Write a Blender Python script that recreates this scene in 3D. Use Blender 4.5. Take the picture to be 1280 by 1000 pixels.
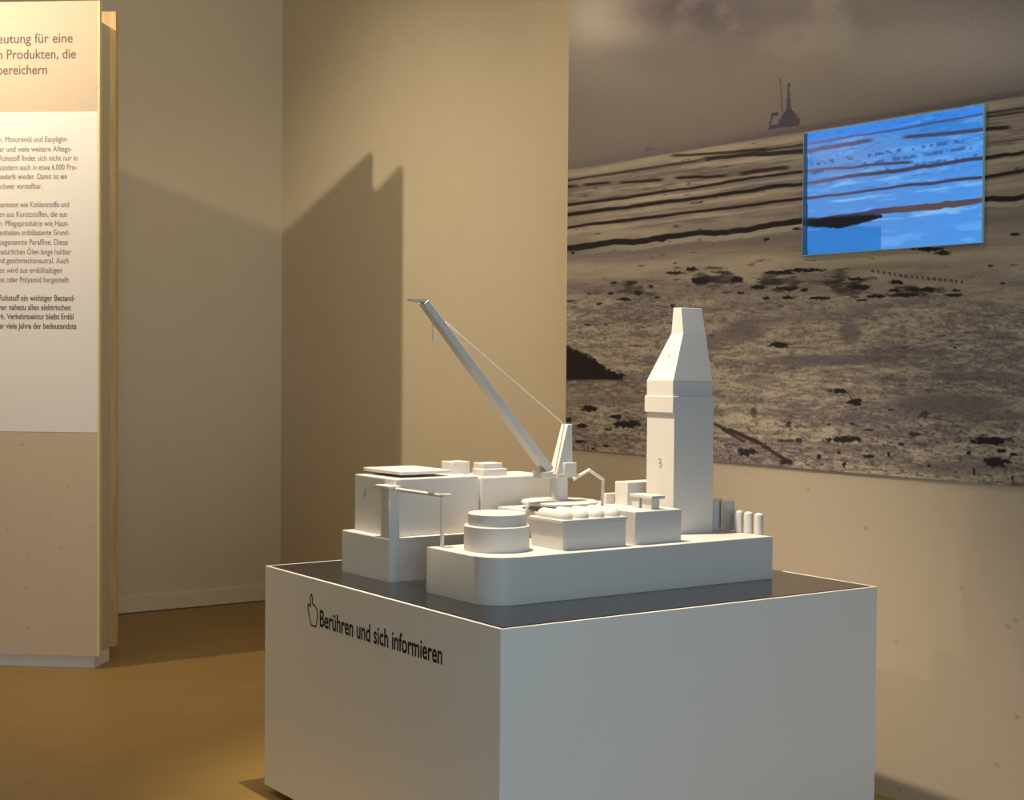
import bpy, bmesh, math, random
import numpy as np
from mathutils import Vector, Matrix

for o in list(bpy.data.objects):
    bpy.data.objects.remove(o)
sc = bpy.context.scene
COL = sc.collection

# ------------------------------------------------------------------ camera
F_PX, YAW, PITCH, ROLL, CAM_H = 1901.5, 0.61058, 0.02432, 0.00769, 1.55
fw = np.array([math.sin(YAW)*math.cos(PITCH), math.cos(YAW)*math.cos(PITCH), -math.sin(PITCH)])
_r = np.array([math.cos(YAW), -math.sin(YAW), 0.0]); _u = np.cross(_r, fw)
cr = _r*math.cos(ROLL)+_u*math.sin(ROLL)
cu = -_r*math.sin(ROLL)+_u*math.cos(ROLL)
CP = np.array([0.0, 0.0, CAM_H])
cam = bpy.data.cameras.new('camera'); cam_o = bpy.data.objects.new('camera', cam); COL.objects.link(cam_o)
cam.sensor_fit = 'HORIZONTAL'; cam.sensor_width = 36.0; cam.lens = 36.0*F_PX/1280.0
cam.clip_start = 0.05; cam.clip_end = 100
cam_o.matrix_world = Matrix(((cr[0], cu[0], -fw[0], 0), (cr[1], cu[1], -fw[1], 0), (cr[2], cu[2], -fw[2], CAM_H), (0, 0, 0, 1)))
sc.camera = cam_o
def ray(x, y): return fw+(x-640)/F_PX*cr+(500-y)/F_PX*cu
def atz(x, y, z): d = ray(x, y); return CP+d*(z-CAM_H)/d[2]
def atx(x, y, X): d = ray(x, y); return CP+d*X/d[0]
def aty(x, y, Y): d = ray(x, y); return CP+d*Y/d[1]
def proj(P):
    d = np.asarray(P)-CP; w = d@fw
    return 640+F_PX*(d@cr)/w, 500-F_PX*(d@cu)/w
def zup(X, Y, y):                      # height over (X, Y) that shows at picture row y
    k = (500-y)/F_PX; a = X*cu[0]+Y*cu[1]; b = X*fw[0]+Y*fw[1]
    return CAM_H+(k*b-a)/(cu[2]-k*fw[2])

# ------------------------------------------------------------------ light
sc.view_settings.view_transform = 'Standard'; sc.view_settings.look = 'None'
sc.view_settings.exposure = 0.0; sc.view_settings.gamma = 1.0; sc.view_settings.use_curve_mapping = False
w = bpy.data.worlds.new('daylight'); sc.world = w; w.use_nodes = True
w.node_tree.nodes['Background'].inputs[0].default_value = (0.62, 0.78, 1.0, 1)
w.node_tree.nodes['Background'].inputs[1].default_value = 1.0
def spot(name, loc, target, power, col, ang=150, blend=1.0, rad=0.03):
    l = bpy.data.lights.new(name, 'SPOT'); l.energy = power; l.color = col
    l.spot_size = math.radians(ang); l.spot_blend = blend; l.shadow_soft_size = rad
    o = bpy.data.objects.new(name, l); COL.objects.link(o); o.location = loc
    o.rotation_euler = (Vector(target)-Vector(loc)).to_track_quat('-Z', 'Y').to_euler()
    return o
WARM = (1.0, 0.83, 0.62)
spot('ceiling_spot_panel', (1.06, 7.37, 3.95), (2.20, 7.21, 2.68), 265, WARM, 98, 1.0, 0.025)
spot('ceiling_spot_model', (2.50, 4.32, 3.95), (3.10, 4.14, 1.0), 850, WARM, 54, 1.0, 0.03)
spot('ceiling_spot_mural', (3.30, 4.60, 3.95), (4.22, 4.75, 2.55), 75, WARM, 150, 1.0, 0.05)
spot('fill_spot_floor', (0.3, 6.0, 3.95), (1.2, 6.6, 0.0), 55, WARM, 85, 1.0, 0.06)  # added fill lamp that brightens the floor, no known fitting
spot('fill_spot_corner', (2.4, 6.2, 3.95), (3.7, 8.9, 1.5), 52, WARM, 125, 1.0, 0.20)  # invented fill lamp, lifts the warm ambient on the back corner walls
spot('fill_spot_left_wall', (-1.6, 4.2, 3.95), (-3.6, 4.4, 1.3), 330, WARM, 100, 0.8, 0.06)  # added bounce fill: light off the left wall softens left-facing sides
def area(name, loc, target, sx, sy, power, col):
    l = bpy.data.lights.new(name, 'AREA'); l.shape = 'RECTANGLE'; l.size = sx; l.size_y = sy; l.energy = power; l.color = col
    o = bpy.data.objects.new(name, l); COL.objects.link(o); o.location = loc
    o.rotation_euler = (Vector(target)-Vector(loc)).to_track_quat('-Z', 'Y').to_euler()
area('window_daylight', (0.2, -3.9, 1.8), (0.2, 3.0, 1.8), 4.6, 2.6, 168, (0.54, 0.77, 1.0))

# ------------------------------------------------------------------ materials
def s2l(c):
    return tuple((v/255/12.92 if v/255 <= 0.04045 else ((v/255+0.055)/1.055)**2.4) for v in c)
def mat(name, col, rough=0.6, spec=0.3, noise=None, bump=None, coat=0.0):
    """noise = (scale xyz, second colour, lo, hi); bump = (scale, strength)"""
    m = bpy.data.materials.new(name); m.use_nodes = True; nt = m.node_tree; b = nt.nodes['Principled BSDF']
    b.inputs['Base Color'].default_value = (*col, 1); b.inputs['Roughness'].default_value = rough
    b.inputs['Specular IOR Level'].default_value = spec; b.inputs['Coat Weight'].default_value = coat
    tc = nt.nodes.new('ShaderNodeTexCoord')
    if noise:
        sca, c2, lo, hi = noise
        mp = nt.nodes.new('ShaderNodeMapping'); mp.inputs['Scale'].default_value = sca
        nt.links.new(tc.outputs['Object'], mp.inputs[0])
        n = nt.nodes.new('ShaderNodeTexNoise'); n.inputs['Scale'].default_value = 1.0; n.inputs['Detail'].default_value = 5
        nt.links.new(mp.outputs[0], n.inputs['Vector'])
        r = nt.nodes.new('ShaderNodeMapRange'); r.inputs[1].default_value = lo; r.inputs[2].default_value = hi
        nt.links.new(n.outputs['Fac'], r.inputs[0])
        mx = nt.nodes.new('ShaderNodeMix'); mx.data_type = 'RGBA'
        mx.inputs[6].default_value = (*col, 1); mx.inputs[7].default_value = (*c2, 1)
        nt.links.new(r.outputs[0], mx.inputs[0]); nt.links.new(mx.outputs[2], b.inputs['Base Color'])
    if bump:
        n2 = nt.nodes.new('ShaderNodeTexNoise'); n2.inputs['Scale'].default_value = bump[0]; n2.inputs['Detail'].default_value = 3
        nt.links.new(tc.outputs['Object'], n2.inputs['Vector'])
        bp = nt.nodes.new('ShaderNodeBump'); bp.inputs['Strength'].default_value = bump[1]; bp.inputs['Distance'].default_value = 0.002
        nt.links.new(n2.outputs['Fac'], bp.inputs['Height']); nt.links.new(bp.outputs[0], b.inputs['Normal'])
    return m
def wood_mat(name, col, dark, knot, stretch, kscale):
    """pale board: fine grain lines along one axis, a few small knots"""
    m = mat(name, col, 0.55, 0.25, (stretch, dark, 0.40, 0.75), (180, 0.05))
    nt = m.node_tree; b = nt.nodes['Principled BSDF']; src = b.inputs['Base Color'].links[0].from_socket
    tc = nt.nodes.new('ShaderNodeTexCoord'); mp = nt.nodes.new('ShaderNodeMapping'); mp.inputs['Scale'].default_value = kscale
    nt.links.new(tc.outputs['Object'], mp.inputs[0])
    v = nt.nodes.new('ShaderNodeTexVoronoi'); v.inputs['Scale'].default_value = 1.0; v.inputs['Randomness'].default_value = 1.0
    nt.links.new(mp.outputs[0], v.inputs['Vector'])
    r = nt.nodes.new('ShaderNodeMapRange'); r.inputs[1].default_value = 0.035; r.inputs[2].default_value = 0.11
    r.inputs[3].default_value = 0.55; r.inputs[4].default_value = 0.0
    nt.links.new(v.outputs['Distance'], r.inputs[0])
    mx = nt.nodes.new('ShaderNodeMix'); mx.data_type = 'RGBA'; mx.inputs[7].default_value = (*knot, 1)
    nt.links.new(r.outputs[0], mx.inputs[0]); nt.links.new(src, mx.inputs[6]); nt.links.new(mx.outputs[2], b.inputs['Base Color'])
    return m
M = {}
M['wall'] = mat('wall_paint', (0.70, 0.605, 0.43), 0.85, 0.15, ((6, 6, 6), (0.685, 0.59, 0.415), 0.4, 0.7), (90, 0.12))
M['ceiling'] = mat('ceiling_paint', (0.70, 0.66, 0.58), 0.9, 0.1)
M['baseboard'] = mat('baseboard_paint', (0.74, 0.65, 0.50), 0.6, 0.3)
M['floor'] = mat('floor_linoleum', (0.315, 0.20, 0.062), 0.42, 0.3, ((3, 9, 3), (0.29, 0.18, 0.052), 0.35, 0.7), (60, 0.04))
M['wood'] = wood_mat('pale_glazed_wood', (0.60, 0.475, 0.345), (0.57, 0.445, 0.32), (0.30, 0.20, 0.12), (9, 9, 120), (9, 9, 14))
M['wood_wall'] = wood_mat('pale_glazed_wood_wall', (0.515, 0.43, 0.325), (0.495, 0.41, 0.305), (0.28, 0.20, 0.13), (9, 9, 120), (7, 7, 10))
M['wood_edge'] = mat('pine_edge', (0.62, 0.46, 0.22), 0.6, 0.25, ((30, 30, 3), (0.50, 0.34, 0.14), 0.4, 0.7))
M['edge_band'] = mat('pale_yellow_edge_band', (0.74, 0.63, 0.34), 0.5, 0.3)
M['core'] = mat('grey_primed_board', (0.50, 0.44, 0.31), 0.7, 0.2)
M['sheet'] = mat('white_printed_field', (0.80, 0.76, 0.70), 0.55, 0.3)
M['ink'] = mat('grey_ink', (0.27, 0.22, 0.195), 0.6, 0.2)
M['ink_dark'] = mat('dark_ink', (0.17, 0.135, 0.12), 0.6, 0.2)
M['black'] = mat('blue_black_foil', (0.012, 0.012, 0.02), 0.5, 0.3)
M['white'] = mat('white_lacquer', (0.74, 0.72, 0.67), 0.45, 0.35, None, (120, 0.03))
M['model'] = mat('white_model_acrylic', (0.60, 0.58, 0.545), 0.5, 0.35, None, (150, 0.03))
M['mark'] = mat('grey_marking', (0.24, 0.23, 0.26), 0.6, 0.2)
M['plate'] = mat('dark_grey_plate', (0.014, 0.015, 0.019), 0.16, 0.35)
M['shadowgap'] = mat('dark_plinth', (0.035, 0.03, 0.025), 0.7, 0.2)
M['frame'] = mat('grey_window_frame', (0.30, 0.30, 0.30), 0.5, 0.4)
M['glass_edge'] = mat('green_glass_edge', (0.35, 0.62, 0.55), 0.15, 0.6)

# ------------------------------------------------------------------ helpers
def tag(o, label=None, cat=None, group=None, kind=None):
    for k, v in (('label', label), ('category', cat), ('group', group), ('kind', kind)):
        if v: o[k] = v
    return o
def root_loc(p):
    while p.parent: p = p.parent
    return p.location
def obj(name, bm, m, parent=None, smooth=False, origin=None):
    """link a bmesh given in world coordinates as one object"""
    if origin is None: origin = Vector(root_loc(parent)) if parent else Vector((0, 0, 0))
    bmesh.ops.translate(bm, verts=bm.verts, vec=-Vector(origin))
    bmesh.ops.recalc_face_normals(bm, faces=bm.faces)
    me = bpy.data.meshes.new(name); bm.to_mesh(me); bm.free()
    me.materials.append(m)
    if smooth:
        me.shade_smooth()
        me.set_sharp_from_angle(angle=math.radians(22))
    o = bpy.data.objects.new(name, me); COL.objects.link(o)
    if parent: o.parent = parent
    else: o.location = origin
    return o
def empty(name, loc):
    o = bpy.data.objects.new(name, None); COL.objects.link(o); o.location = loc; o.empty_display_size = 0.1
    return o
def prism(bm, pts, z0, z1, top=None):
    """vertical prism over polygon pts; optional other polygon on top"""
    top = top or pts
    a = [bm.verts.new((p[0], p[1], z0)) for p in pts]; b = [bm.verts.new((p[0], p[1], z1)) for p in top]
    n = len(pts); bm.faces.new(a[::-1]); bm.faces.new(b)
    for i in range(n): bm.faces.new((a[i], a[(i+1) % n], b[(i+1) % n], b[i]))
def rect(x0, x1, y0, y1): return [(x0, y0), (x1, y0), (x1, y1), (x0, y1)]
def bevel(bm, w, seg=2, edges=None):
    bmesh.ops.bevel(bm, geom=list(edges or bm.edges), offset=w, segments=seg, affect='EDGES', profile=0.5, clamp_overlap=True)
def box(x0, x1, y0, y1, z0, z1, bv=0.0):
    bm = bmesh.new(); prism(bm, rect(x0, x1, y0, y1), z0, z1)
    if bv: bevel(bm, bv)
    return bm
def lathe(bm, cx, cy, prof, n=40):
    """prof: list of (radius, z); radius 0 closes"""
    rings = []
    for r, z in prof:
        if r <= 1e-6: rings.append([bm.verts.new((cx, cy, z))])
        else: rings.append([bm.verts.new((cx+r*math.cos(2*math.pi*i/n), cy+r*math.sin(2*math.pi*i/n), z)) for i in range(n)])
    for a, b in zip(rings[:-1], rings[1:]):
        for i in range(n):
            j = (i+1) % n
            if len(a) == 1 and len(b) == 1: continue
            if len(a) == 1: bm.faces.new((a[0], b[j], b[i]))
            elif len(b) == 1: bm.faces.new((a[i], a[j], b[0]))
            else: bm.faces.new((a[i], a[j], b[j], b[i]))
def tube(bm, pts, r, n=12, caps=True):
    pts = [Vector(p) for p in pts]; prev = None; rings = []
    for i, p in enumerate(pts):
        d = ((pts[i+1]-p).normalized() if i < len(pts)-1 else Vector((0, 0, 0))) + ((p-pts[i-1]).normalized() if i else Vector((0, 0, 0)))
        d.normalize()
        ref = Vector((0, 0, 1)) if abs(d.z) < 0.95 else Vector((1, 0, 0))
        if prev is None: a = d.cross(ref).normalized()
        else: a = (prev-d*prev.dot(d)).normalized()
        prev = a; b = d.cross(a)
        k = 1.0
        if 0 < i < len(pts)-1:
            c = (pts[i+1]-p).normalized().dot((p-pts[i-1]).normalized()); k = 1/max(0.6, math.sqrt((1+c)/2))
        rr = r[i] if isinstance(r, (list, tuple)) else r
        rings.append([bm.verts.new(p+(a*math.cos(2*math.pi*j/n)+b*math.sin(2*math.pi*j/n))*rr) for j in range(n)])
    for A, B in zip(rings[:-1], rings[1:]):
        for j in range(n): bm.faces.new((A[j], A[(j+1) % n], B[(j+1) % n], B[j]))
    if caps: bm.faces.new(rings[0][::-1]); bm.faces.new(rings[-1])
def hexa(bm, v):
    """v: 8 corners, bottom ring then top ring"""
    vs = [bm.verts.new(tuple(p)) for p in v]
    for f in ((3, 2, 1, 0), (4, 5, 6, 7), (0, 1, 5, 4), (1, 2, 6, 5), (2, 3, 7, 6), (3, 0, 4, 7)): bm.faces.new([vs[i] for i in f])
def text_bm(body, p0, right, up, width, height, extrude=0.0008, bold=0.0, right_align=False):
    """flat lettering as real mesh: fitted to width (metres), capital height = height"""
    cu_ = bpy.data.curves.new('lettering', 'FONT'); cu_.body = body; cu_.offset = bold; cu_.resolution_u = 4
    t = bpy.data.objects.new('lettering', cu_); COL.objects.link(t)
    dg = bpy.context.evaluated_depsgraph_get(); dg.update()
    me = bpy.data.meshes.new_from_object(t.evaluated_get(dg))
    bpy.data.objects.remove(t); bpy.data.curves.remove(cu_)
    bm = bmesh.new(); bm.from_mesh(me); bpy.data.meshes.remove(me)
    xs = [v.co.x for v in bm.verts]; x0, x1 = min(xs), max(xs)
    sx = width/(x1-x0); sy = height/0.70
    right = Vector(right); up = Vector(up); nrm = right.cross(up); p0 = Vector(p0)
    for v in bm.verts:
        x = (v.co.x-(x1 if right_align else x0))*sx
        v.co = p0+right*x+up*(v.co.y*sy)+nrm*extrude
    return bm
def ribbon(bm, pts, wdt, p0, right, up, off=0.0008):
    """flat stroke of given width along 2-d points on a plane"""
    right = Vector(right); up = Vector(up); nrm = right.cross(up); p0 = Vector(p0)
    for a, b in zip(pts[:-1], pts[1:]):
        a = Vector(a); b = Vector(b); d = (b-a).normalized(); n = Vector((-d.y, d.x))*wdt/2; e = d*wdt*0.4
        q = [a-e+n, a-e-n, b+e-n, b+e+n]
        bm.faces.new([bm.verts.new(p0+right*c.x+up*c.y+nrm*off) for c in q])

# ------------------------------------------------------------------ room shell
XW, XM, YB, ZC = 4.434, 4.222, 8.95, 4.15      # right wall, mural face, back wall, ceiling
X0, Y0 = -3.6, -4.0
def struct(name, bm, m, label, parent=None):
    o = obj(name, bm, m, parent)
    if not parent: tag(o, label, None, None, 'structure')
    return o
tag(struct('floor', box(X0-.2, XW+.2, Y0-.2, YB+.2, -0.12, 0.0), M['floor'], 'golden brown smooth floor of the exhibition room'))
tag(struct('ceiling', box(X0-.2, XW+.2, Y0-.2, YB+.2, ZC, ZC+.12), M['ceiling'], 'plain pale ceiling above the exhibition room'))
struct('wall_back', box(X0-.2, XW+.2, YB, YB+.2, 0, ZC), M['wall'], 'plain cream wall behind the text panel')
struct('wall_right', box(XW, XW+.2, Y0-.2, YB, 0, ZC), M['wall'], 'plain cream wall beside the mural')
struct('wall_left', box(X0-.2, X0, Y0-.2, YB, 0, ZC), M['wall'], 'plain cream side wall of the room')
bm = bmesh.new()
for a in ((X0, -2.2, 0, ZC), (2.6, XW, 0, ZC), (-2.2, 2.6, 0, 0.5), (-2.2, 2.6, 3.1, ZC)):
    prism(bm, rect(a[0], a[1], Y0-.2, Y0), a[2], a[3])
struct('wall_front', bm, M['wall'], 'cream wall with a wide window opening')
bm = bmesh.new()
for a in ((-2.2, 2.6, 0.5, 0.56), (-2.2, 2.6, 3.04, 3.1), (-2.2, -2.14, .56, 3.04), (2.54, 2.6, .56, 3.04), (.17, .23, .56, 3.04)):
    prism(bm, rect(a[0], a[1], Y0-.15, Y0-.08), a[2], a[3])
struct('window_1', bm, M['frame'], 'grey window frame in the front wall')
def skirting(name, x0, x1, y0, y1):
    bm = box(x0, x1, y0, y1, 0.004, 0.105, 0.004); struct(name, bm, M['baseboard'], 'low painted skirting board along the cream wall')
skirting('baseboard_back', X0, XW, YB-.018, YB)
skirting('baseboard_right', XW-.018, XW, 5.62, YB-.02)
struct('wall_partition', box(XM+.008, XW, -2.0, 5.60, 0.0, ZC), M['wood_wall'], 'pale wood clad partition wall carrying the beach mural')

# ------------------------------------------------------------------ mural print
rng = np.random.RandomState(7)
def vnoise(a, b, seed):
    """smooth value noise on arrays of coordinates"""
    R = np.random.RandomState(seed).rand(256, 256)
    ia = np.floor(a).astype(int); ib = np.floor(b).astype(int); fa = a-ia; fb = b-ib
    fa = fa*fa*(3-2*fa); fb = fb*fb*(3-2*fb)
    g = lambda i, j: R[(ia+i) % 256, (ib+j) % 256]
    return (g(0, 0)*(1-fa)+g(1, 0)*fa)*(1-fb)+(g(0, 1)*(1-fa)+g(1, 1)*fa)*fb
def fbm(a, b, seed, octv=4):
    s = 0; amp = 1; tot = 0
    for k in range(octv):
        s = s+amp*vnoise(a*2**k+17*k, b*2**k+31*k, seed+k); tot += amp; amp *= 0.55
    return s/tot
def sm(x, a, b):
    t = np.clip((x-a)/(b-a), 0, 1); return t*t*(3-2*t)
def mix(c, d, m):
    return c*(1-m[..., None])+np.array(d, float)*m[..., None]
# dark wrack lines of the beach: (points, thickness in rows, strength)
LINES = [([(707, 226), (860, 203), (1003, 181), (1110, 164), (1231, 142), (1300, 132)], 1.8, .7),
         ([(707, 233.5), (720, 232.5)], 2.2, .9), ([(730, 231), (762, 228)], 2.2, .9), ([(776, 229), (828, 224.5)], 2.4, .9), ([(845, 223), (908, 219)], 2.4, .9), ([(840, 195), (905, 191), (960, 186)], 2.4, .8), ([(880, 198), (1003, 189), (1090, 176)], 4.0, .85),
         ([(1130, 172), (1231, 161), (1262, 160)], 3.6, .9), ([(1231, 147), (1300, 137)], 1.6, .6), ([(1240, 178), (1300, 172)], 1.4, .5),
         ([(707, 256.5), (860, 236), (940, 222), (1003, 214.5), (1090, 206), (1140, 203)], 2.4, .95), ([(925, 219), (985, 209)], 4, .8),
         ([(707, 269), (860, 249), (1003, 229), (1120, 213), (1231, 196.5), (1300, 188)], 3.6, 1.0),
         ([(707, 285), (860, 266), (1003, 248.5), (1120, 234), (1231, 221), (1300, 211)], 2.6, 1.0),
         ([(707, 310), (780, 303), (860, 295), (1003, 277.5), (1120, 263), (1231, 251), (1300, 245)], 6.2, 1.0)]
def line_mask(px, py, soft=1.0, n0=None):
    m = np.zeros_like(px)
    for k, (pts, th, st) in enumerate(LINES):
        xs = [p[0] for p in pts]; ys = [p[1] for p in pts]
        if xs[0] == 707: xs = [600]+xs; ys = [ys[0]+(ys[0]-ys[1])*0.7]+ys
        if xs[-1] == 1300:
            s = (ys[-1]-ys[-2])/(xs[-1]-xs[-2]); xs = xs+[2600]; ys = ys+[ys[-1]+s*1300]
        yl = np.interp(px, xs, ys); wob = (fbm(px*0.03+k*9, py*0.0+k*5, 40+k, 3)-0.5)
        tt = th*(0.65+0.7*fbm(px*0.022+k*3, py*0+2.0*k, 60+k, 3))
        inside = sm(px, xs[0]-6, xs[0]+6)*(1-sm(px, xs[-1]-6, xs[-1]+6))
        d = np.abs(py-yl-wob*th*1.1)
        m = np.maximum(m, st*inside*(1-sm(d, tt*0.5-0.3, tt*0.5+soft+0.4)))
    return m
def paint_beach(Y, Z, px, py):
    """colours (display values) of the printed beach photograph"""
    yh = np.interp(px, [600, 709, 1003, 1280, 2600], [230.7, 213, 165, 120, -95])
    U = -Y
    # sky
    c1 = fbm(U*1.1+3, Z*2.4, 1, 5); c2 = fbm(U*3+9, Z*5, 5, 4)
    sky = np.zeros(Y.shape+(3,)); sky[:] = (114, 101, 84)
    sky = mix(sky, (168, 152, 124), 1.0*np.exp(-(((px-745)/70)**2+((py-25)/60)**2)))
    sky = mix(sky, (70, 61, 57), 0.95*np.exp(-(((px-875)/90)**2+((py-10)/32)**2)))
    sky = mix(sky, (92, 82, 74), 0.65*np.exp(-(((px-1030)/150)**2+((py-18)/24)**2)))
    sky = mix(sky, (98, 88, 78), 0.5*np.exp(-(((px-800)/90)**2+((py-70)/25)**2)))
    sky = mix(sky, (148, 133, 115), 0.9*np.exp(-(((px-1230)/170)**2+((py-60)/60)**2)))
    sky = mix(sky, (90, 80, 72), 0.4*sm(c1, .50, .78)*sm(-py, -140, -20)*sm(px, 760, 860))
    sky = mix(sky, (145, 132, 108), 0.35*sm(c2, .55, .8)*sm(-py, -130, -20))
    sky = mix(sky, (104, 91, 80), 0.55*np.exp(-((yh-py)/26)**2))
    sky = mix(sky, (86, 74, 70), 0.75*np.exp(-((yh-3-py)/5.5)**2)*(0.45+0.55*sm(px, 760, 1050)))
    # sand
    n1 = fbm(U*3.4, Z*40, 11, 5); n2 = fbm(U*24, Z*130, 17, 4); n3 = fbm(U*1.4, Z*13, 23, 3); nbl = fbm(U*60, Z*150, 71, 3); n4 = fbm(U*60, Z*150, 29, 3)
    sand = np.zeros(Y.shape+(3,)); sand[:] = (128, 112, 90)
    n5 = fbm(U*3.2, Z*34, 37, 4); n6 = fbm(U*90, Z*170, 43, 2)
    sand = mix(sand, (152, 134, 104), 0.7*sm(n5, .52, .70))
    sand = mix(sand, (102, 89, 78), 0.7*sm(n5, .48, .32))
    yl = lambda *p: np.interp(px, [q[0] for q in p], [q[1] for q in p])
    sand = mix(sand, (104, 92, 79), 0.9*np.exp(-((py-yl((700, 322), (1000, 296), (1280, 272)))/11)**2))
    sand = mix(sand, (150, 132, 102), 0.75*np.exp(-((py-yl((700, 336), (1000, 326), (1280, 318)))/9)**2))
    sand = mix(sand, (152, 136, 106), 0.6*np.exp(-((py-yl((700, 263), (1000, 222), (1280, 185)))/5)**2)*(px < 900))
    mid = sm(py, 335, 400)
    sand = mix(sand, (140, 124, 97), 0.6*mid)
    sand = mix(sand, (92, 80, 73), 0.52*mid*sm(n1, .50, .36))
    sand = mix(sand, (98, 86, 78), 0.65*mid*sm(n3, .52, .64))
    sand = mix(sand, (162, 145, 114), 0.45*mid*sm(n1, .54, .68))
    sand = mix(sand, (80, 69, 61), 0.50*mid*sm(n2, .54, .68))
    sand = mix(sand, (168, 151, 120), 0.45*mid*sm(n2, .45, .30))
    sand = mix(sand, (66, 56, 50), 0.5*mid*sm(n6, .66, .80)); sand = mix(sand, (172, 156, 126), 0.4*mid*sm(n6, .34, .20))
    sand = mix(sand, (50, 42, 38), 0.65*sm(n4, .64, .74)*sm(py, 470, 560))
    for (cx, cy, rx, ry, st) in ((1062, 416, 16, 16, .7), (1050, 449, 90, 7, .7), (1000, 452, 60, 8, .5), (930, 415, 30, 14, .6), (1180, 505, 80, 14, .75), (1220, 470, 70, 6, .6), (1130, 440, 60, 4, .5),
                                 (950, 475, 30, 8, .5), (1080, 525, 60, 5, .5), (1200, 585, 90, 9, .5), (760, 500, 60, 7, .5), (900, 585, 60, 6, .4), (1240, 520, 60, 7, .6), (1000, 515, 50, 4, .5), (960, 541, 60, 3, .4)):
        k = np.exp(-(((px-cx)/rx)**2+((py-cy)/ry)**2))*(0.6+0.9*n1); sand = mix(sand, (88, 76, 70), st*sm(k, .25, .75))
    b = fbm(U*4, Z*150, 31, 3)
    sand = mix(sand, (92, 79, 68), 0.7*sm(b, .50, .64)*(1-sm(py-yh, 40, 75))*sm(py-yh, 6, 14))
    sand = mix(sand, (150, 134, 106), 0.6*np.exp(-((py-yh-6)/4)**2))
    lm = line_mask(px, py)
    sand = mix(sand, (36, 29, 27), lm)
    sand = mix(sand, (172, 154, 122), 0.45*np.clip(line_mask(px, py-7)-lm, 0, 1)*sm(px, 690, 800))
    # bands of wrack and stones
    def blot(cx, cy, rx, ry, st=1.0, col=(36, 30, 28), ang=0.0):
        nonlocal sand
        ca, sa = math.cos(ang), math.sin(ang); dx = px-cx; dy = py-cy
        a = (dx*ca+dy*sa)/rx; bb = (-dx*sa+dy*ca)/ry
        d = np.sqrt(a*a+bb*bb)+1.15*(nbl-0.42)
        sand = mix(sand, col, st*(1-sm(d, 0.82, 1.08)))
    for (cx, cy, rx, ry, st) in ((890, 350, 50, 16, .8), (960, 352, 60, 18, .8), (1050, 356, 60, 18, .75), (1140, 362, 60, 12, .7), (790, 362, 55, 16, .45)):
        k = np.exp(-(((px-cx)/rx)**2+((py-cy)/ry)**2)*1.2); t_ = fbm(U*13, Z*75, 101, 4)
        sand = mix(sand, (72, 62, 50), st*sm(k*0.45+t_, .74, .92)); sand = mix(sand, (48, 41, 36), st*sm(k*0.35+0.6*t_+0.4*n2, .80, .90))
    ym = np.interp(px, [600, 707, 730, 752, 770, 782, 800], [415, 432, 440, 455, 466, 473, 476])
    mound = sm(py-ym+9*(n4-.5), -1, 2.5)*(1-sm(py-474, -1, 3))*(1-sm(px, 776, 783))
    sand = mix(sand, (34, 26, 23), mound)
    for q in ((844, 341, 13, 2.2), (865, 336.5, 8, 3), (876, 351, 14, 4.5), (894, 335, 14, 2, .6), (901, 340, 15, 2, .6), (922, 349, 9, 4), (948, 359, 12, 3), (976, 340.5, 22, 2.4), (983, 360.5, 14, 2.6),
              (925, 366, 5, 1.5), (958, 373, 6, 2.5), (985, 372, 9, 2.5), (768, 353, 4, 2), (790, 353.5, 8, 3, .6), (797, 366, 6, 3), (781, 374, 10, 2.2), (736, 367, 4, 1.6), (763, 367, 4, 1.6), (713, 376, 4, 1.6),
              (749, 380, 5, 1.6), (814, 357.6, 3, 2), (820.6, 371.7, 4, 1.6), (840.6, 382, 4, 2), (735, 406, 5, 1.6), (792, 432, 10, 1.6, .6), (973.5, 431, 14, 4.2), (1006, 337.6, 28, 2.8), (989, 361, 10, 3),
              (1006, 362, 6, 3), (1043, 355, 14, 5, .6), (1074, 358.7, 16, 3.6), (1071, 349, 12, 2.6), (1120.6, 353, 12, 3.2), (1118, 363, 8, 2), (1142, 362, 10, 2), (1160.5, 362, 13, 4), (1195, 363, 7, 1.6),
              (1191, 369, 15, 2.4), (1130, 369, 26, 3), (1095, 370, 14, 2.8), (1078, 375, 9, 1.8), (1024, 372.7, 18, 2), (1193, 435, 4, 2), (1050, 489, 14, 3.6), (1067.5, 502.5, 10.5, 5.2), (1056.5, 549.5, 24, 5),
              (1238, 551, 34, 5.5), (1245.6, 577.5, 17.5, 7.2), (933, 565, 14, 5), (890, 559, 2.6, 8), (983, 577.5, 10, 3.2), (942, 516, 4, 9, .5), (985, 530.6, 4, 4, .8), (999, 551, 5, 4, .8), (1024, 571, 3, 4),
              (1049, 565, 2.2, 3), (1086, 570, 7, 2.6), (1111, 567.5, 2.2, 3), (1127, 555.6, 4, 2), (1145, 543, 9, 3, .8), (1155, 518, 7, 5, .6), (1211, 566.5, 4, 2.6), (1252, 563.5, 6, 3), (1267, 568, 5, 3),
              (1266, 598, 1.8, 5), (1217.5, 590, 1.8, 4.6), (1161, 582, 3, 2.6), (1055, 580.6, 3, 4), (1036, 530.6, 4, 1.6), (1066, 530, 5, 1.6), (1085, 537.5, 7, 2), (983, 551, 12, 2, .6), (1114, 512, 4, 1.6),
              (737.5, 510.7, 12, 4.2), (771.5, 521, 9, 3.6), (787, 530, 20, 5), (727, 532, 9, 3), (711, 525, 6, 3), (775, 470, 5.5, 3.8), (726, 552, 9, 2), (741, 560.5, 3, 2), (759, 557.4, 5, 2), (760, 537, 5, 2, .7),
              (1179, 316.5, 10, 3.4), (1160, 311.5, 21, 3), (1268, 293, 8, 2), (958, 299, 5, 2.6), (826, 300, 12, 2.6), (995, 286, 9, 2), (716, 316, 3, 1.6), (930, 290, 4, 2, .6), (1238, 332, 4, 1.6, .8), (1253, 354, 3, 1.6)):
        blot(*q)
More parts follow.
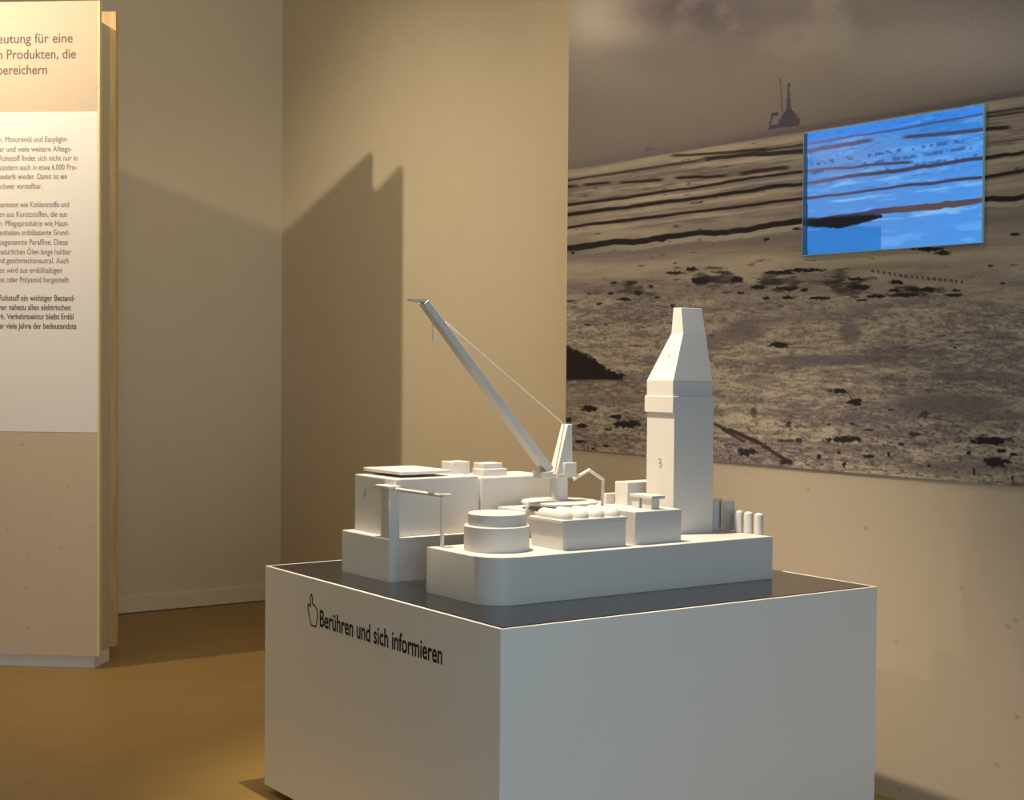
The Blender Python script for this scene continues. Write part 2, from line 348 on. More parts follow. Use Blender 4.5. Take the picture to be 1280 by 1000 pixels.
    # driftwood sticks and a dotted track
    for (x0, y0, x1, y1, wd) in ((942, 549, 988, 579, 2.6), (893, 530, 947, 554, 1.6), (903, 537, 930, 552, 1.4), (912, 536, 944, 551, 1.2)):
        if not wd: continue
        L2 = math.hypot(x1-x0, y1-y0); tt = np.clip(((px-x0)*(x1-x0)+(py-y0)*(y1-y0))/L2**2, 0, 1)
        d = np.hypot(px-x0-tt*(x1-x0), py-y0-tt*(y1-y0)); sand = mix(sand, (44, 35, 30), .85*(1-sm(d, wd*.5, wd*.5+1.8)))
    yt = np.interp(px, [1080, 1130, 1210], [337, 345, 353])
    sand = mix(sand, (60, 50, 44), .8*(np.abs(py-yt) < 2)*(np.sin(px*0.9) > 0.1)*(px > 1085)*(px < 1208))
    # wheel track, a darker wet strip
    yt = np.interp(px, [880, 940, 1080, 1160], [430, 405, 388, 372])
    sand = mix(sand, (98, 84, 74), .55*np.exp(-((py-yt)/np.interp(px, [880, 1160], [12, 3]))**2)*(px > 880)*(px < 1170))
    sky_m = 1-sm(py-yh, -1.0, 1.0)
    c = sand*(1-sky_m[..., None])+sky*sky_m[..., None]
    # distant rig and ship on the horizon
    def poly(pts, col, st):
        nonlocal c
        ins = np.zeros(px.shape, bool); n = len(pts)
        for i in range(n):
            (xa, ya), (xb, yb) = pts[i], pts[(i+1) % n]
            if ya == yb: continue
            cond = ((ya > py) != (yb > py)) & (px < (xb-xa)*(py-ya)/(yb-ya)+xa); ins ^= cond
        c = mix(c, col, st*ins.astype(float))
    rc = (66, 60, 66)
    poly([(960.5, 162), (962.5, 151), (965, 143), (967, 143), (964, 156), (972, 155), (976, 147), (979, 142), (983, 138), (991, 138), (994, 142), (999, 146), (1000, 155), (998, 157)], rc, .92)
    poly([(964, 142), (973, 140), (973, 144.5), (964.5, 146)], (62, 54, 60), .9)
    poly([(974.3, 98), (976.2, 98), (979.2, 141), (976.8, 141)], (92, 74, 70), .8)
    poly([(984.6, 106), (986.6, 106), (987.5, 118), (989.5, 139), (982.2, 139), (984, 118)], rc, .85)
    poly([(984, 104), (987.5, 104), (987.5, 109), (984, 109)], (72, 62, 58), .9)
    poly([(995, 142), (998.5, 142), (998.5, 147), (995, 147)], (140, 84, 58), .7)
    poly([(806, 188), (807, 184), (811, 183), (813, 186), (818, 184.5), (819.5, 187), (806, 190)], (92, 80, 72), .8)
    return c
def paint_screen(Y, Z, px, py):
    base = np.zeros(Y.shape+(3,)); base[:] = (86, 146, 222); U = -Y
    yt = np.interp(px, [1006, 1231], [166.6, 131.4])
    n1 = fbm(U*9, Z*60, 81, 4); n2 = fbm(U*30, Z*120, 87, 3)
    base = mix(base, (60, 136, 240), np.exp(-((py-yt-6)/9)**2))
    base = mix(base, (70, 150, 240), .6*sm(px, 1060, 1231)*sm(py, 140, 200))
    base = mix(base, (128, 150, 205), .45*np.exp(-(((px-1050)/60)**2+((py-200)/26)**2)))
    base = mix(base, (34, 120, 205), .6*np.exp(-(((px-1190)/60)**2+((py-160)/16)**2)))
    base = mix(base, (120, 185, 252), .5*sm(n1, .54, .74))
    base = mix(base, (42, 100, 175), .35*sm(n2, .55, .75)*(py < 235))
    base = mix(base, (44, 122, 205), .85*((px < 1101) & (py > 283)).astype(float))
    # rows of birds or posts
    for off, x0 in ((40, 1015), (50, 1015), (62, 1060)):
        yl = yt+off; base = mix(base, (58, 88, 140), .7*(np.abs(py-yl) < 2.2)*sm(vnoise(px*0.22+off, py*0.15+off, 91), .52, .66)*(px > x0))
    lm = line_mask(px, py)
    dark = np.zeros(Y.shape+(3,)); dark[:] = (66, 62, 86)
    dark = mix(dark, (112, 92, 116), sm(-px, -1130, -1010)*sm(-py, -262, -225))
    dark = mix(dark, (92, 74, 72), sm(px, 1090, 1130)*sm(py, 240, 256))
    base = base*(1-lm[..., None])+dark*lm[..., None]
    base = mix(base, (150, 205, 255), .7*np.clip(line_mask(px, py-8)-lm, 0, 1)*sm(py, 180, 260)*sm(n1, .35, .6))
    yk = np.interp(px, [1000, 1050, 1102], [276, 270, 268]); yk2 = np.interp(px, [1000, 1050, 1075, 1102], [282, 285, 280, 271])
    base = mix(base, (10, 16, 28), sm(py-yk+3*(n2-.5), -1, 1.5)*(1-sm(py-yk2+3*(n2-.5), -1, 1.5))*(px < 1103))
    base = mix(base, (20, 50, 84), .75*(px < 1009.5).astype(float))
    return base
def print_sheet(name, ys, zs, X, painter, node_fn, thick):
    """flat print: fine grid carrying its colours, with a closed slab behind it"""
    ys = np.asarray(ys); zs = np.asarray(zs); ny, nz = len(ys), len(zs)
    YY, ZZ = np.meshgrid(ys, zs, indexing='ij')
    px, py = proj(np.stack([np.full_like(YY, X), YY, ZZ], -1))
    colr = np.clip(painter(YY, ZZ, px, py), 0, 255)/255.0
    lin = np.where(colr <= 0.04045, colr/12.92, ((colr+0.055)/1.055)**2.4)
    n = ny*nz; org = np.array([X, ys.mean(), zs.min()])
    co = np.empty((n+8, 3)); co[:n, 0] = X; co[:n, 1] = YY.ravel(); co[:n, 2] = ZZ.ravel()
    e = 0
    co[n:] = [(X, ys[0], zs[0]), (X, ys[-1], zs[0]), (X, ys[-1], zs[-1]), (X, ys[0], zs[-1]),
              (X+thick, ys[0], zs[0]), (X+thick, ys[-1], zs[0]), (X+thick, ys[-1], zs[-1]), (X+thick, ys[0], zs[-1])]
    idx = np.arange(n).reshape(ny, nz)
    q = np.stack([idx[:-1, :-1], idx[:-1, 1:], idx[1:, 1:], idx[1:, :-1]], -1).reshape(-1, 4)
    if ys[1] < ys[0]: q = q[:, ::-1]
    m = n
    side = np.array([(m, m+1, m+5, m+4), (m+1, m+2, m+6, m+5), (m+2, m+3, m+7, m+6), (m+3, m, m+4, m+7), (m+4, m+5, m+6, m+7)])
    q = np.concatenate([q, side])
    me = bpy.data.meshes.new(name); me.vertices.add(n+8); me.vertices.foreach_set('co', (co-org).astype(np.float32).ravel())
    me.loops.add(len(q)*4); me.loops.foreach_set('vertex_index', q.astype(np.int32).ravel())
    me.polygons.add(len(q)); me.polygons.foreach_set('loop_start', np.arange(0, len(q)*4, 4, dtype=np.int32))
    at = me.color_attributes.new('print', 'FLOAT_COLOR', 'POINT')
    rgba = np.full((n+8, 4), 0.5, np.float32); rgba[:n, :3] = lin.reshape(-1, 3); rgba[n:, :3] = 0.25; rgba[:, 3] = 1
    at.data.foreach_set('color', rgba.ravel())
    me.update(calc_edges=True); me.validate()
    me.materials.append(node_fn())
    o = bpy.data.objects.new(name, me); COL.objects.link(o); o.location = org
    return o
def mural_mat():
    m = bpy.data.materials.new('mural_print'); m.use_nodes = True; nt = m.node_tree; b = nt.nodes['Principled BSDF']
    a = nt.nodes.new('ShaderNodeAttribute'); a.attribute_name = 'print'
    tc = nt.nodes.new('ShaderNodeTexCoord'); n = nt.nodes.new('ShaderNodeTexNoise'); n.inputs['Scale'].default_value = 160; n.inputs['Detail'].default_value = 2
    nt.links.new(tc.outputs['Object'], n.inputs['Vector'])
    r = nt.nodes.new('ShaderNodeMapRange'); r.inputs[1].default_value = .3; r.inputs[2].default_value = .7; r.inputs[3].default_value = 0.88*MURAL_GAIN; r.inputs[4].default_value = 1.12*MURAL_GAIN
    nt.links.new(n.outputs['Fac'], r.inputs[0])
    v = nt.nodes.new('ShaderNodeVectorMath'); v.operation = 'MULTIPLY'
    tint = nt.nodes.new('ShaderNodeVectorMath'); tint.operation = 'MULTIPLY'; tint.inputs[1].default_value = (1.0, 1.12, 1.42)
    nt.links.new(a.outputs['Color'], tint.inputs[0])
    nt.links.new(tint.outputs[0], v.inputs[0]); nt.links.new(r.outputs[0], v.inputs[1]); nt.links.new(v.outputs[0], b.inputs['Base Color'])
    b.inputs['Roughness'].default_value = 0.75; b.inputs['Specular IOR Level'].default_value = 0.15
    return m
MURAL_GAIN = 1.5
zs = list(np.arange(1.157, 2.69, 0.0033))+list(np.arange(2.70, 4.10, 0.012))
mural = print_sheet('beach_mural', np.arange(5.60, 2.2, -0.0048), zs, XM, paint_beach, mural_mat, 0.006)
tag(mural, 'wall-sized photograph mural of a bleak grey beach under clouds', 'mural')

# ------------------------------------------------------------------ blue screen on the mural
def screen_mat():
    m = bpy.data.materials.new('blue_screen_picture'); m.use_nodes = True; nt = m.node_tree; b = nt.nodes['Principled BSDF']
    a = nt.nodes.new('ShaderNodeAttribute'); a.attribute_name = 'print'
    b.inputs['Base Color'].default_value = (0.01, 0.012, 0.015, 1); b.inputs['Roughness'].default_value = 0.35; b.inputs['Specular IOR Level'].default_value = 0.2
    nt.links.new(a.outputs['Color'], b.inputs['Emission Color']); b.inputs['Emission Strength'].default_value = 0.95
    return m
sy0, sy1, sz0, sz1 = 4.106, 3.284, 1.966, 2.427
scr = empty('info_screen', (XM-.006, (sy0+sy1)/2, sz0))
tag(scr, 'glowing blue flat screen set into the beach mural', 'screen')
obj('housing', box(XM-.009, XM-.0002, sy1-.002, sy0+.004, sz0-.002, sz1+.002), M['glass_edge'], scr)
d = print_sheet('display', np.arange(sy0, sy1-.001, -0.003), np.arange(sz0, sz1+.001, 0.0026), XM-.0105, paint_screen, screen_mat, 0.0012)
d.parent = scr; d.location = Vector(d.location)-Vector(scr.location)

# ------------------------------------------------------------------ text panel (free-standing, two boards on a core)
A = math.radians(40.4)
nb = Vector((math.sin(A), math.cos(A), 0)); tr = Vector((math.cos(A), -math.sin(A), 0)); UP = Vector((0, 0, 1))
PB = Vector((2.661, 7.399, 0))                 # lower right corner of the front face
ZT, WP = 3.331, 1.75
panel = empty('text_panel', PB)
tag(panel, 'tall pale wooden display board with German text on a white field', 'display board')
def slab(a0, a1, d0, d1, z0, z1, bv=0.0):
    """box in panel axes: a = metres left of the right edge, d = metres behind the front face"""
    P = lambda a, d: (PB-tr*a+nb*d)
    bm = bmesh.new(); prism(bm, [P(a0, d0)[:2], P(a1, d0)[:2], P(a1, d1)[:2], P(a0, d1)[:2]], z0, z1)
    if bv: bevel(bm, bv, 1)
    return bm
obj('front_board', slab(.0066, WP, 0, .028, .064, ZT), M['wood'], panel)
obj('edge_strip', slab(-.0035, .0065, -.0016, .026, .064, ZT), M['edge_band'], panel)
obj('core', slab(.032, WP-.032, .028, .235, .064, ZT-.08), M['core'], panel)
obj('plinth', slab(.030, WP-.030, .026, .232, 0, .064), M['white'], panel)
obj('back_board', slab(0, WP, .235, .275, .070, ZT), M['wood_edge'], panel)
fld = obj('printed_field', slab(.0068, WP, -.0012, 0, 1.187, 2.783), M['sheet'], panel)
def on_panel(x, y):
    dd = Vector(ray(x, y)); k = (PB-Vector(CP)).dot(nb)/dd.dot(nb); return Vector(CP)+dd*k
def panel_line(body, xr, ybase, cap, m, bold=0.0, xl=-1.0, off=0.0024):
    p = on_panel(xr, ybase+xr*0.0); q = on_panel(xl, ybase)
    bm = text_bm(body, p, tr, UP, (p-q).dot(tr), cap*0.00427, off, bold, True)
    obj('lettering', bm, m, panel)
for body, xr, yb in (('eutung für eine', 91, 53), ('n Produkten, die', 95, 72.8), ('bereichern', 59, 92.5)):
    panel_line(body, xr, yb, 11.0, M['ink_dark'], 0.012, -3, 0.0008)
for body, xr, yc in (('n, Motorenöl und Easylight-', 85, 174.2), ('er und viele weitere Alltags-', 90, 186.3), ('Rohstoff findet sich nicht nur in', 97, 197.7),
                     ('sondern auch in etwa 6.000 Pro-', 96, 209.2), ('bedarfs wieder. Damit ist ein', 84, 220.7), ('schwer vorstellbar.', 52.5, 232.8),
                     ('teressen wie Kohlenstoffe und', 86.4, 255.9), ('en aus Kunststoffen, die aus', 84, 267.9), ('n. Pflegeprodukte wie Haut-', 86, 279.4),
                     ('enthalten erdölbasierte Grund-', 87, 290.9), ('sogenannte Paraffine. Diese', 85, 302.9), ('natürlichen Ölen lange haltbar', 89, 315),
                     ('nd geschmacksneutral. Auch', 86, 326), ('en wird aus erdölhaltigen', 77.7, 338), ('be oder Polyamid hergestellt.', 87.5, 350)):
    panel_line(body, xr, yc+3, 6.6, M['ink'], 0.0)
for body, xr, yc in (('Rohstoff ein wichtiger Bestand-', 94, 373), ('ner nahezu allen elektrischen', 88.6, 384.7), ('rk. Verkehrssektor bleibt Erdöl', 92, 396.2), ('er viele Jahre der bedeutendste', 95.7, 408)):
    panel_line(body, xr, yc+3, 6.8, M['ink_dark'], 0.012)

# ------------------------------------------------------------------ pedestal
PT = 0.816
PQ = [(2.372, 3.433), (3.893, 3.430), (3.917, 4.965), (2.396, 4.965)]
def inset(q, d):
    cx = sum(p[0] for p in q)/4; cy = sum(p[1] for p in q)/4
    return [(p[0]+math.copysign(d, cx-p[0]), p[1]+math.copysign(d, cy-p[1])) for p in q]
ped = empty('display_pedestal', (3.14, 4.2, 0))
tag(ped, 'square white museum pedestal with dark top and Berühren und sich informieren lettering', 'pedestal')
bm = bmesh.new()
a = [bm.verts.new((p[0], p[1], .03)) for p in PQ]; b = [bm.verts.new((p[0], p[1], PT)) for p in PQ]
bm.faces.new(a[::-1])
for i in range(4): bm.faces.new((a[i], a[(i+1) % 4], b[(i+1) % 4], b[i]))
ve = [e for e in bm.edges if abs(e.verts[0].co.z-e.verts[1].co.z) > .1]
top = bm.faces.new(b)
bevel(bm, .010, 3, ve)
bm.faces.ensure_lookup_table()
top = max(bm.faces, key=lambda f: (f.calc_center_median().z, f.calc_area()))
r = bmesh.ops.inset_region(bm, faces=[top], thickness=.013, depth=0)
bmesh.ops.translate(bm, verts=top.verts, vec=(0, 0, 0))
ex = bmesh.ops.inset_region(bm, faces=[top], thickness=.0005, depth=-.012)
obj('body', bm, M['white'], ped, True)
bm = bmesh.new(); prism(bm, inset(PQ, .018), PT-.011, PT+.001); bevel(bm, .002, 1, [e for e in bm.edges if abs(e.verts[0].co.z-e.verts[1].co.z) < .001])
obj('top_plate', bm, M['plate'], ped)
bm = bmesh.new(); prism(bm, inset(PQ, .06), 0.0, .031); obj('plinth', bm, M['shadowgap'], ped)
# lettering on the left face
lf0 = Vector((PQ[3][0], PQ[3][1], 0)); lf1 = Vector((PQ[0][0], PQ[0][1], 0)); lr = (lf1-lf0).normalized(); ln = lr.cross(UP)
def on_left(x, y):
    dd = Vector(ray(x, y)); k = (lf0-Vector(CP)).dot(ln)/dd.dot(ln); return Vector(CP)+dd*k
p = on_left(400, 782.8); q = on_left(553, 830.5)
upv = UP
bm = text_bm('Berühren und sich informieren', p, (q-p).normalized(), UP, (q-p).length, 0.0565, .0008, .018)
xs_ = sorted(((v.co-p).dot((q-p).normalized()), v.index) for v in bm.verts)
gaps = sorted(sorted(((xs_[i+1][0]-xs_[i][0], (xs_[i+1][0]+xs_[i][0])/2) for i in range(len(xs_)-1)), reverse=True)[:3], key=lambda g: g[1])
cuts = [-9.0]+[g[1] for g in gaps]+[9.0]; dr = (q-p).normalized(); p_line = p.copy()
for lo_, hi_ in zip(cuts[:-1], cuts[1:]):
    bw = bm.copy()
    bmesh.ops.delete(bw, geom=[v for v in bw.verts if not lo_ < (v.co-p_line).dot(dr) < hi_], context='VERTS')
    obj('lettering', bw, M['black'], ped)
bm.free()
bm = bmesh.new(); ic = on_left(385, 781)
sc_i = 0.0030
hand = [(9, 2), (5, 8), (1, 17), (0, 24), (2, 27), (5, 25), (7, 24), (7, 37), (9, 40), (12, 37), (12, 28), (17, 27), (21, 25), (25, 22), (26, 14), (23, 6), (22, 1), (9, 1)]
hand = [(x*0.0028, y*0.00270) for x, y in hand]
ribbon(bm, hand, .0055, ic, lr, UP)
obj('hand_icon', bm, M['black'], ped)

# ------------------------------------------------------------------ oil platform model
ZP, ZD = PT+.001, .962
model = empty('oil_platform_model', (3.14, 4.2, ZP))
tag(model, 'white tactile scale model of an oil drilling platform with crane and tower', 'scale model')
MM = M['model']
# hull: rounded front corner, slot cut in the left side
def arc(cx, cy, r, a0, a1, n=10): return [(cx+r*math.cos(math.radians(a0+(a1-a0)*i/n)), cy+r*math.sin(math.radians(a0+(a1-a0)*i/n))) for i in range(n+1)]
hx0, hx1, hy0, hy1 = 2.553, 3.722, 3.752, 4.69
pts = arc(hx0+.095, hy0+.095, .095, 180, 270)+[(hx1, hy0), (hx1, hy1), (hx0+.008, hy1), (hx0+.008, 4.367), (2.86, 4.367), (2.86, 4.117), (hx0, 4.117)]
bm = bmesh.new(); prism(bm, pts, ZP, ZD)
bevel(bm, .0035, 2, [e for e in bm.edges if e.verts[0].co.z > ZD-.001 and e.verts[1].co.z > ZD-.001])
obj('hull', bm, MM, model, True)
# accommodation blocks
bz = 1.157; by0 = 4.397
xa = aty(598, 620, by0)[0]; xb = aty(601.3, 620, by0)[0]; xc = aty(688, 620, by0)[0]
acc = obj('accommodation_block', box(2.600, xa, by0, 4.672, ZD, bz, .004), MM, model, True)
acc2 = obj('accommodation_block', box(xb, xc, by0, 4.60, ZD, 1.150, .004), MM, model, True)
obj('joint', box(xa-.002, xb+.002, by0+.012, 4.60, ZD, 1.14), MM, model)
# helideck: thin plate on a short column
hz = bz+.016
hp = [tuple(atz(458.5, 584, hz)[:2]), tuple(atz(504, 589.5, hz)[:2]), tuple(atz(566, 585.5, hz)[:2]), tuple(atz(520, 580.3, hz)[:2])]
hxm, hxM = 2.640, 2.845; hym, hyM = 4.43, 4.685
bm = box(hxm, hxM, hym, hyM, hz-.006, hz+.006, .003); heli = obj('helideck', bm, MM, acc, True)
bm = bmesh.new(); lathe(bm, (hxm+hxM)/2, (hym+hyM)/2, [(0, bz-.003), (.045, bz-.003), (.045, hz-.004), (0, hz-.004)], 24); obj('support', bm, MM, heli, True)
r1 = aty(565, 589, 4.50)[0]; r2 = aty(587.5, 589, 4.50)[0]
obj('roof_box', box(r1, r2, 4.50, 4.57, bz-.003, zup(r1, 4.5, 577.5), .003), MM, acc, True)
r1 = aty(604, 593, 4.43)[0]; r2 = aty(634, 593, 4.43)[0]
bm = bmesh.new(); prism(bm, rect(r1, r2, 4.43, 4.50), 1.148, zup(r1, 4.43, 586.5)); bevel(bm, .003)
b2 = box(r1+.004, r2-.016, 4.436, 4.50, 1.16, zup(r1, 4.43, 579.5), .003)
me_ = bpy.data.meshes.new('tmp'); b2.to_mesh(me_); b2.free(); bm.from_mesh(me_); bpy.data.meshes.remove(me_)
obj('roof_box', bm, MM, acc2, True)
# corner column with cap and goose-neck pipe
cx0, cx1, cy0, cy1 = 2.5625, 2.604, 4.371, 4.425
cz = 1.133
ccol = obj('corner_column', box(cx0, cx1, cy0, cy1, ZD-.001, cz-.008, .003), MM, model, True)
obj('cap', box(cx0-.004, cx1+.004, cy0-.004, cy1+.035, cz-.008, cz+.004, .002), MM, ccol, True)
bm = bmesh.new(); tube(bm, [(2.590, 4.38, 1.126), (2.590, 4.091, 1.126), (2.590, 4.084, 1.119), (2.590, 4.083, ZD-.002)], .0062, 12); obj('overhead_pipe', bm, MM, model, True)
obj('pipe_bracket', box(2.584, 2.618, 4.072, 4.092, 1.124, 1.132, .002), MM, model, True)
# round two-step tank
tcx, tcy = 2.706, 3.945
z1 = zup(tcx, tcy, 655.5); z2 = zup(tcx, tcy, 640.5)
bm = bmesh.new(); lathe(bm, tcx, tcy, [(0, ZD-.002), (.104, ZD-.002), (.104, z1-.003), (.101, z1), (.0915, z1), (.0915, z2-.003), (.089, z2), (0, z2+.001)], 64); obj('round_tank', bm, MM, model, True)
# rack with four lying tanks
rx0, rx1, ry0 = 2.862, 3.117, 3.806; ry1 = atx(664, 670, rx0)[1]
rk = obj('tank_rack', box(rx0, rx1, ry0, ry1, ZD-.002, 1.046, .002), MM, model)
obj('lid', box(rx0-.006, rx1+.002, ry0-.006, ry1+.006, 1.046, 1.058, .003), MM, rk, True)
for i in range(4):
    xx = rx0+.031+i*.0645; zc = 1.062; rr = .0235; bm = bmesh.new()
    ya, yb = ry0+.006, ry1-.004
    p_ = [(xx, ya+rr*(1-math.cos(t*math.pi/10)), zc) for t in range(1, 6)]+[(xx, yb-rr*(1-math.cos(t*math.pi/10)), zc) for t in range(5, 0, -1)]
    r_ = [rr*math.sin(t*math.pi/10) for t in range(1, 6)]+[rr*math.sin(t*math.pi/10) for t in range(5, 0, -1)]
    tube(bm, p_, r_, 20); obj('lying_tank', bm, MM, rk, True)
# cabin with rooftop hut
kx0, kx1, ky0 = 3.152, 3.352, 3.803; kz = 1.070
cab = obj('cabin', box(kx0, kx1, ky0, 3.955, ZD-.002, kz, .003), MM, model, True)
h0 = atz(802, 635.5, kz); h1 = atz(814, 637.2, kz); h2 = atz(822.5, 636.3, kz); hh = zup(h1[0], h1[1], 622)
hut = obj('hut', box(h1[0], h1[0]+.036, h1[1], h1[1]+.050, kz-.002, hh-.003, .002), MM, cab, True)
obj('hut_roof', box(h1[0]-.006, h1[0]+.052, h1[1]-.010, h1[1]+.105, hh-.005, hh+.006, .002), MM, hut, True)
obj('hut', box(h1[0]-.002, h1[0]+.034, h1[1]+.062, h1[1]+.098, kz-.002, hh-.003, .002), MM, cab, True)
# raised middle deck, slewing ring, crane
md = obj('middle_deck', box(2.995, 3.452, 4.10, 4.362, ZD-.002, 1.050, .003), MM, model, True)
lx0 = aty(756, 620, 4.25)[0]; lx1 = aty(800, 620, 4.25)[0]
obj('low_wall', box(3.375, 3.47, 4.235, 4.26, 1.048, zup(3.40, 4.24, 616.5), .002), MM, model, True)
bx0 = aty(784, 610, 4.16)[0]
obj('winch_box', box(bx0, 3.56, 4.16, 4.23, ZD, zup(bx0, 4.16, 603), .003), MM, model, True)
CX, CY = 3.142, 4.20
zr = 1.072
bm = bmesh.new(); lathe(bm, CX, CY, [(0, zr-.006), (.128, zr-.006), (.132, zr-.003), (.132, zr+.002), (.129, zr+.005), (0, zr+.005)], 56)
lathe(bm, CX, CY, [(0, 1.049), (.085, 1.049), (.085, zr-.005), (0, zr-.005)], 40)
obj('slewing_ring', bm, MM, model, True)
zs_ = zup(CX, CY, 596)
bm = bmesh.new(); lathe(bm, CX, CY, [(0, zr), (.0285, zr), (.0285, zs_), (0, zs_)], 36)
crane = obj('crane_column', bm, MM, model, True)
s0 = aty(678, 594, 4.20)[0]; s1 = aty(719.5, 594, 4.20)[0]
obj('crane_platform', box(CX-.042, CX+.052, CY-.045, CY+.055, zs_, zs_+.013, .002), MM, crane, True)
zt_ = zs_+.013
# mast, leaning faces
m0 = aty(696, 591, 4.158); m1 = aty(716, 591, 4.158); t0 = aty(709.5, 530.5, 4.165); t1 = aty(715.3, 530.5, 4.165)
zm = t0[2]
bm = bmesh.new()
hexa(bm, [(m0[0], 4.158, zt_-.002), (m1[0], 4.158, zt_-.002), (m1[0], 4.202, zt_-.002), (m0[0]-.002, 4.202, zt_-.002), (t0[0], 4.165, zm), (t1[0], 4.165, zm), (t1[0], 4.200, zm), (t0[0], 4.200, zm)])
bevel(bm, .002, 2); mast = obj('crane_mast', bm, MM, crane, True)
w0 = aty(705.5, 591, 4.150)[0]; w1 = aty(720.5, 591, 4.150)[0]
obj('winch', box(w0, w1, 4.148, 4.19, zt_-.001, zup(w0, 4.15, 578.5), .003), MM, crane, True)
# boom: box beam rising to the left, held by a stay from the mast top
BY = 4.182
fa = Vector(aty(684.5, 588, BY)); ta = Vector(aty(529.5, 377.5, BY)); d_ = (ta-fa).normalized(); n_ = Vector((-d_.z, 0, d_.x))
if n_.z < 0: n_ = -n_
def sect(c, wy, h): return [c+Vector((0, -wy/2, 0))-n_*h/2, c+Vector((0, wy/2, 0))-n_*h/2, c+Vector((0, wy/2, 0))+n_*h/2, c+Vector((0, -wy/2, 0))+n_*h/2]
bm = bmesh.new(); hexa(bm, sect(fa, .042, .030)+sect(ta, .036, .022)); bevel(bm, .0015, 2)
boom = obj('boom', bm, MM, crane, True)
tn = Vector(aty(511.5, 375, BY))
bm = bmesh.new(); hexa(bm, [(ta.x+.016, BY-.016, ta.z-.004), (ta.x+.016, BY+.016, ta.z-.004), (ta.x+.014, BY+.015, ta.z+.008), (ta.x+.014, BY-.015, ta.z+.008),
                            (tn.x, BY-.012, tn.z-.002), (tn.x, BY+.012, tn.z-.002), (tn.x, BY+.012, tn.z+.003), (tn.x, BY-.012, tn.z+.003)])
obj('boom_nose', bm, MM, boom)
hk = aty(541, 404, BY); hk2 = aty(541, 427, BY)
bm = bmesh.new(); tube(bm, [(hk[0], BY, hk[2]+.012), (hk[0], BY, hk2[2])], .0016, 8); obj('hook_line', bm, MM, boom)
g0 = aty(671, 594, BY)[0]; g1 = aty(682, 594, BY)[0]
obj('boom_foot', box(g0, g1+.012, BY-.026, BY+.026, zup(g0, BY, 597.5), zup(g0, BY, 589.5), .002), MM, crane, True)
cb = aty(557, 402.5, BY)
bm = bmesh.new(); tube(bm, [(float((t0[0]+t1[0])/2)-.008, BY, zm-.004), (cb[0], BY, cb[2])], .0024, 8); obj('stay_cable', bm, MM, crane)
# davit pipe
dv = [aty(752.8, 627, 4.20), aty(753.6, 599.5, 4.20), aty(736.3, 587.5, 4.20), aty(716.5, 599.3, 4.20)]
bm = bmesh.new(); tube(bm, [(dv[0][0], 4.20, 1.046)]+[tuple(q) for q in dv[1:]], .0062, 12); obj('davit', bm, MM, model, True)
q0 = aty(657, 641, 4.06); q1 = aty(661.5, 627, 4.06)
bm = bmesh.new(); tube(bm, [(q0[0], 4.06, ZD-.002), (q0[0], 4.06, q0[2]), tuple(q1)], .005, 10); obj('short_pipe', bm, MM, model, True)
# drilling tower
tx0, tx1, ty0, ty1 = 3.454, 3.637, 3.962, 4.108
zc0 = zup(tx0, ty0, 516.5); zc1 = zup(tx0, ty0, 495.5); zn = zup(tx0, ty0, 476.3); zk = 1.659; ztop = 1.748
tow = obj('drilling_tower', box(tx0, tx1, ty0, ty1, ZD-.002, zc1-.002, .002), MM, model)
obj('collar', box(tx0-.008, tx1+.001, ty0-.0015, ty1+.004, zc0, zc1, .002), MM, tow, True)
obj('neck', box(tx0-.002, tx1-.003, ty0+.006, ty1, zc1, zn, .0015), MM, tow)
kxl = 3.525; kyl = atx(839.2, 416, kxl)[1]
bm = bmesh.new()
Y1k = 4.002; Y1t = 4.022
lv = [[(tx0-.002, ty0+.006), (tx1-.003, ty0+.006), (tx1-.003, ty1), (tx0-.002, ty1)],
      [(kxl, Y1k), (tx1-.006, Y1k), (tx1-.006, kyl), (kxl, kyl)], [(3.533, Y1t), (tx1-.008, Y1t), (tx1-.008, kyl), (3.533, kyl)]]
rings = [[bm.verts.new((p[0], p[1], z)) for p in l] for l, z in zip(lv, (zn, zk, ztop))]
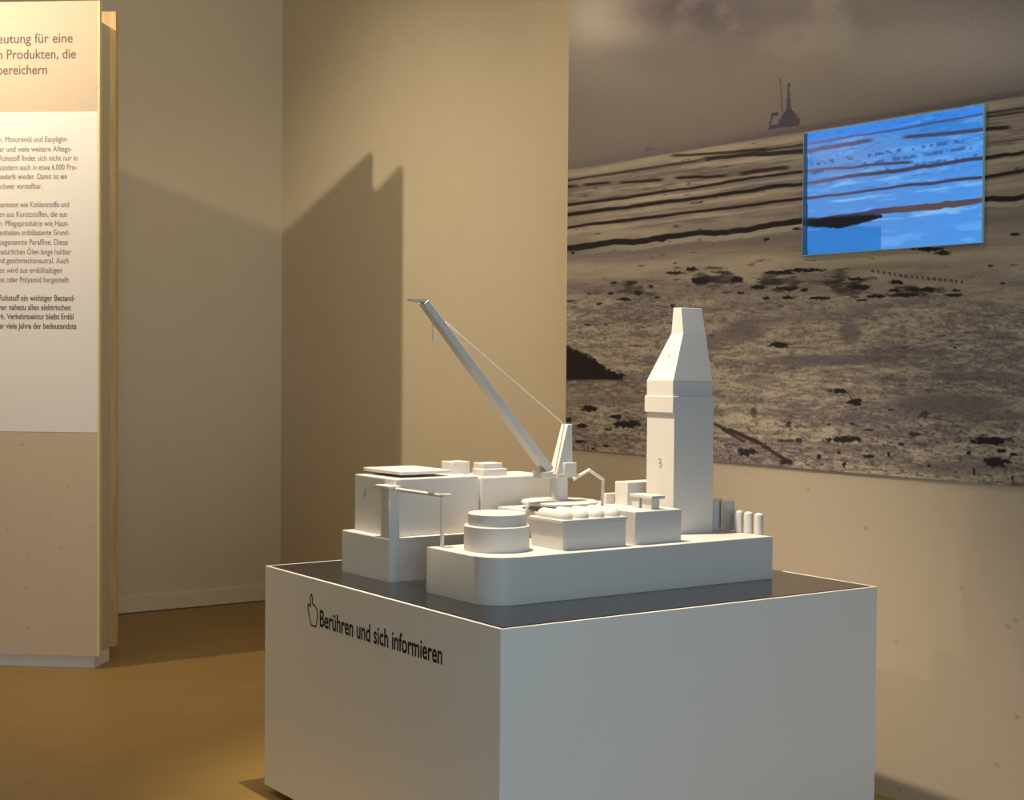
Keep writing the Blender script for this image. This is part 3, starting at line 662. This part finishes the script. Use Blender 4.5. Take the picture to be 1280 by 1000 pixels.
bm.faces.new(rings[0][::-1]); bm.faces.new(rings[2])
for a_, b_ in zip(rings[:-1], rings[1:]):
    for i in range(4): bm.faces.new((a_[i], a_[(i+1) % 4], b_[(i+1) % 4], b_[i]))
bevel(bm, .0015, 2); obj('tapered_head', bm, MM, tow)
# tanks behind the tower
def vtank(x, y, r, z, name, dome):
    bm = bmesh.new(); pr = [(0, ZD-.002), (r, ZD-.002), (r, z-dome)]
    for t in range(1, 6): pr.append((r*math.cos(t*math.pi/10), z-dome+dome*math.sin(t*math.pi/10)))
    pr[-1] = (0, z); lathe(bm, x, y, pr, 28); obj(name, bm, MM, model, True)
for px_, yt_ in ((894, 622.5), (909.5, 626)):
    Q = atz(px_, 660 if px_ < 900 else 661.5, ZD); vtank(Q[0], Q[1], .0245, zup(Q[0], Q[1], yt_), 'storage_tank', .004)
for px_, pb_, yt_ in ((923.3, 665.5, 637.5), (935.3, 666.8, 639.2), (948.3, 668.2, 641)):
    Q = atz(px_, pb_, ZD); vtank(Q[0], Q[1], .0160, zup(Q[0], Q[1], yt_), 'gas_cylinder', .010)
# small printed marks
def mark(plane_pt, right, strokes, s, wd, parent):
    bm = bmesh.new()
    for st in strokes: ribbon(bm, [(x*s, y*s) for x, y in st], wd, plane_pt, right, UP, .0006)
    obj('printed_mark', bm, M['mark'], parent)
LFT = Vector((0, -1, 0))
mark(Vector(atx(823, 583, tx0)), LFT, [[(0, 8), (3, 10), (5, 8), (4, 5), (1, 4)], [(3, 4), (6, 3), (6, 0), (3, -1), (2, 1)]], .0028, .0028, tow)
mark(Vector(atx(454.5, 622, 2.600)), LFT, [[(0, 0), (3, 9), (4, 3)], [(2, 3), (5, 2)]], .0032, .0030, acc)
bm = bmesh.new()
sl = Vector((kxl-tx0, 0, zk-zn)).normalized(); mp_ = Vector(((tx0+kxl)/2-.001, 4.033, (zn+zk)/2))
ribbon(bm, [(-.008, -.006), (0, .008), (.008, -.003)], .0022, mp_, LFT, sl, .0025); obj('printed_mark', bm, M['mark'], tow)
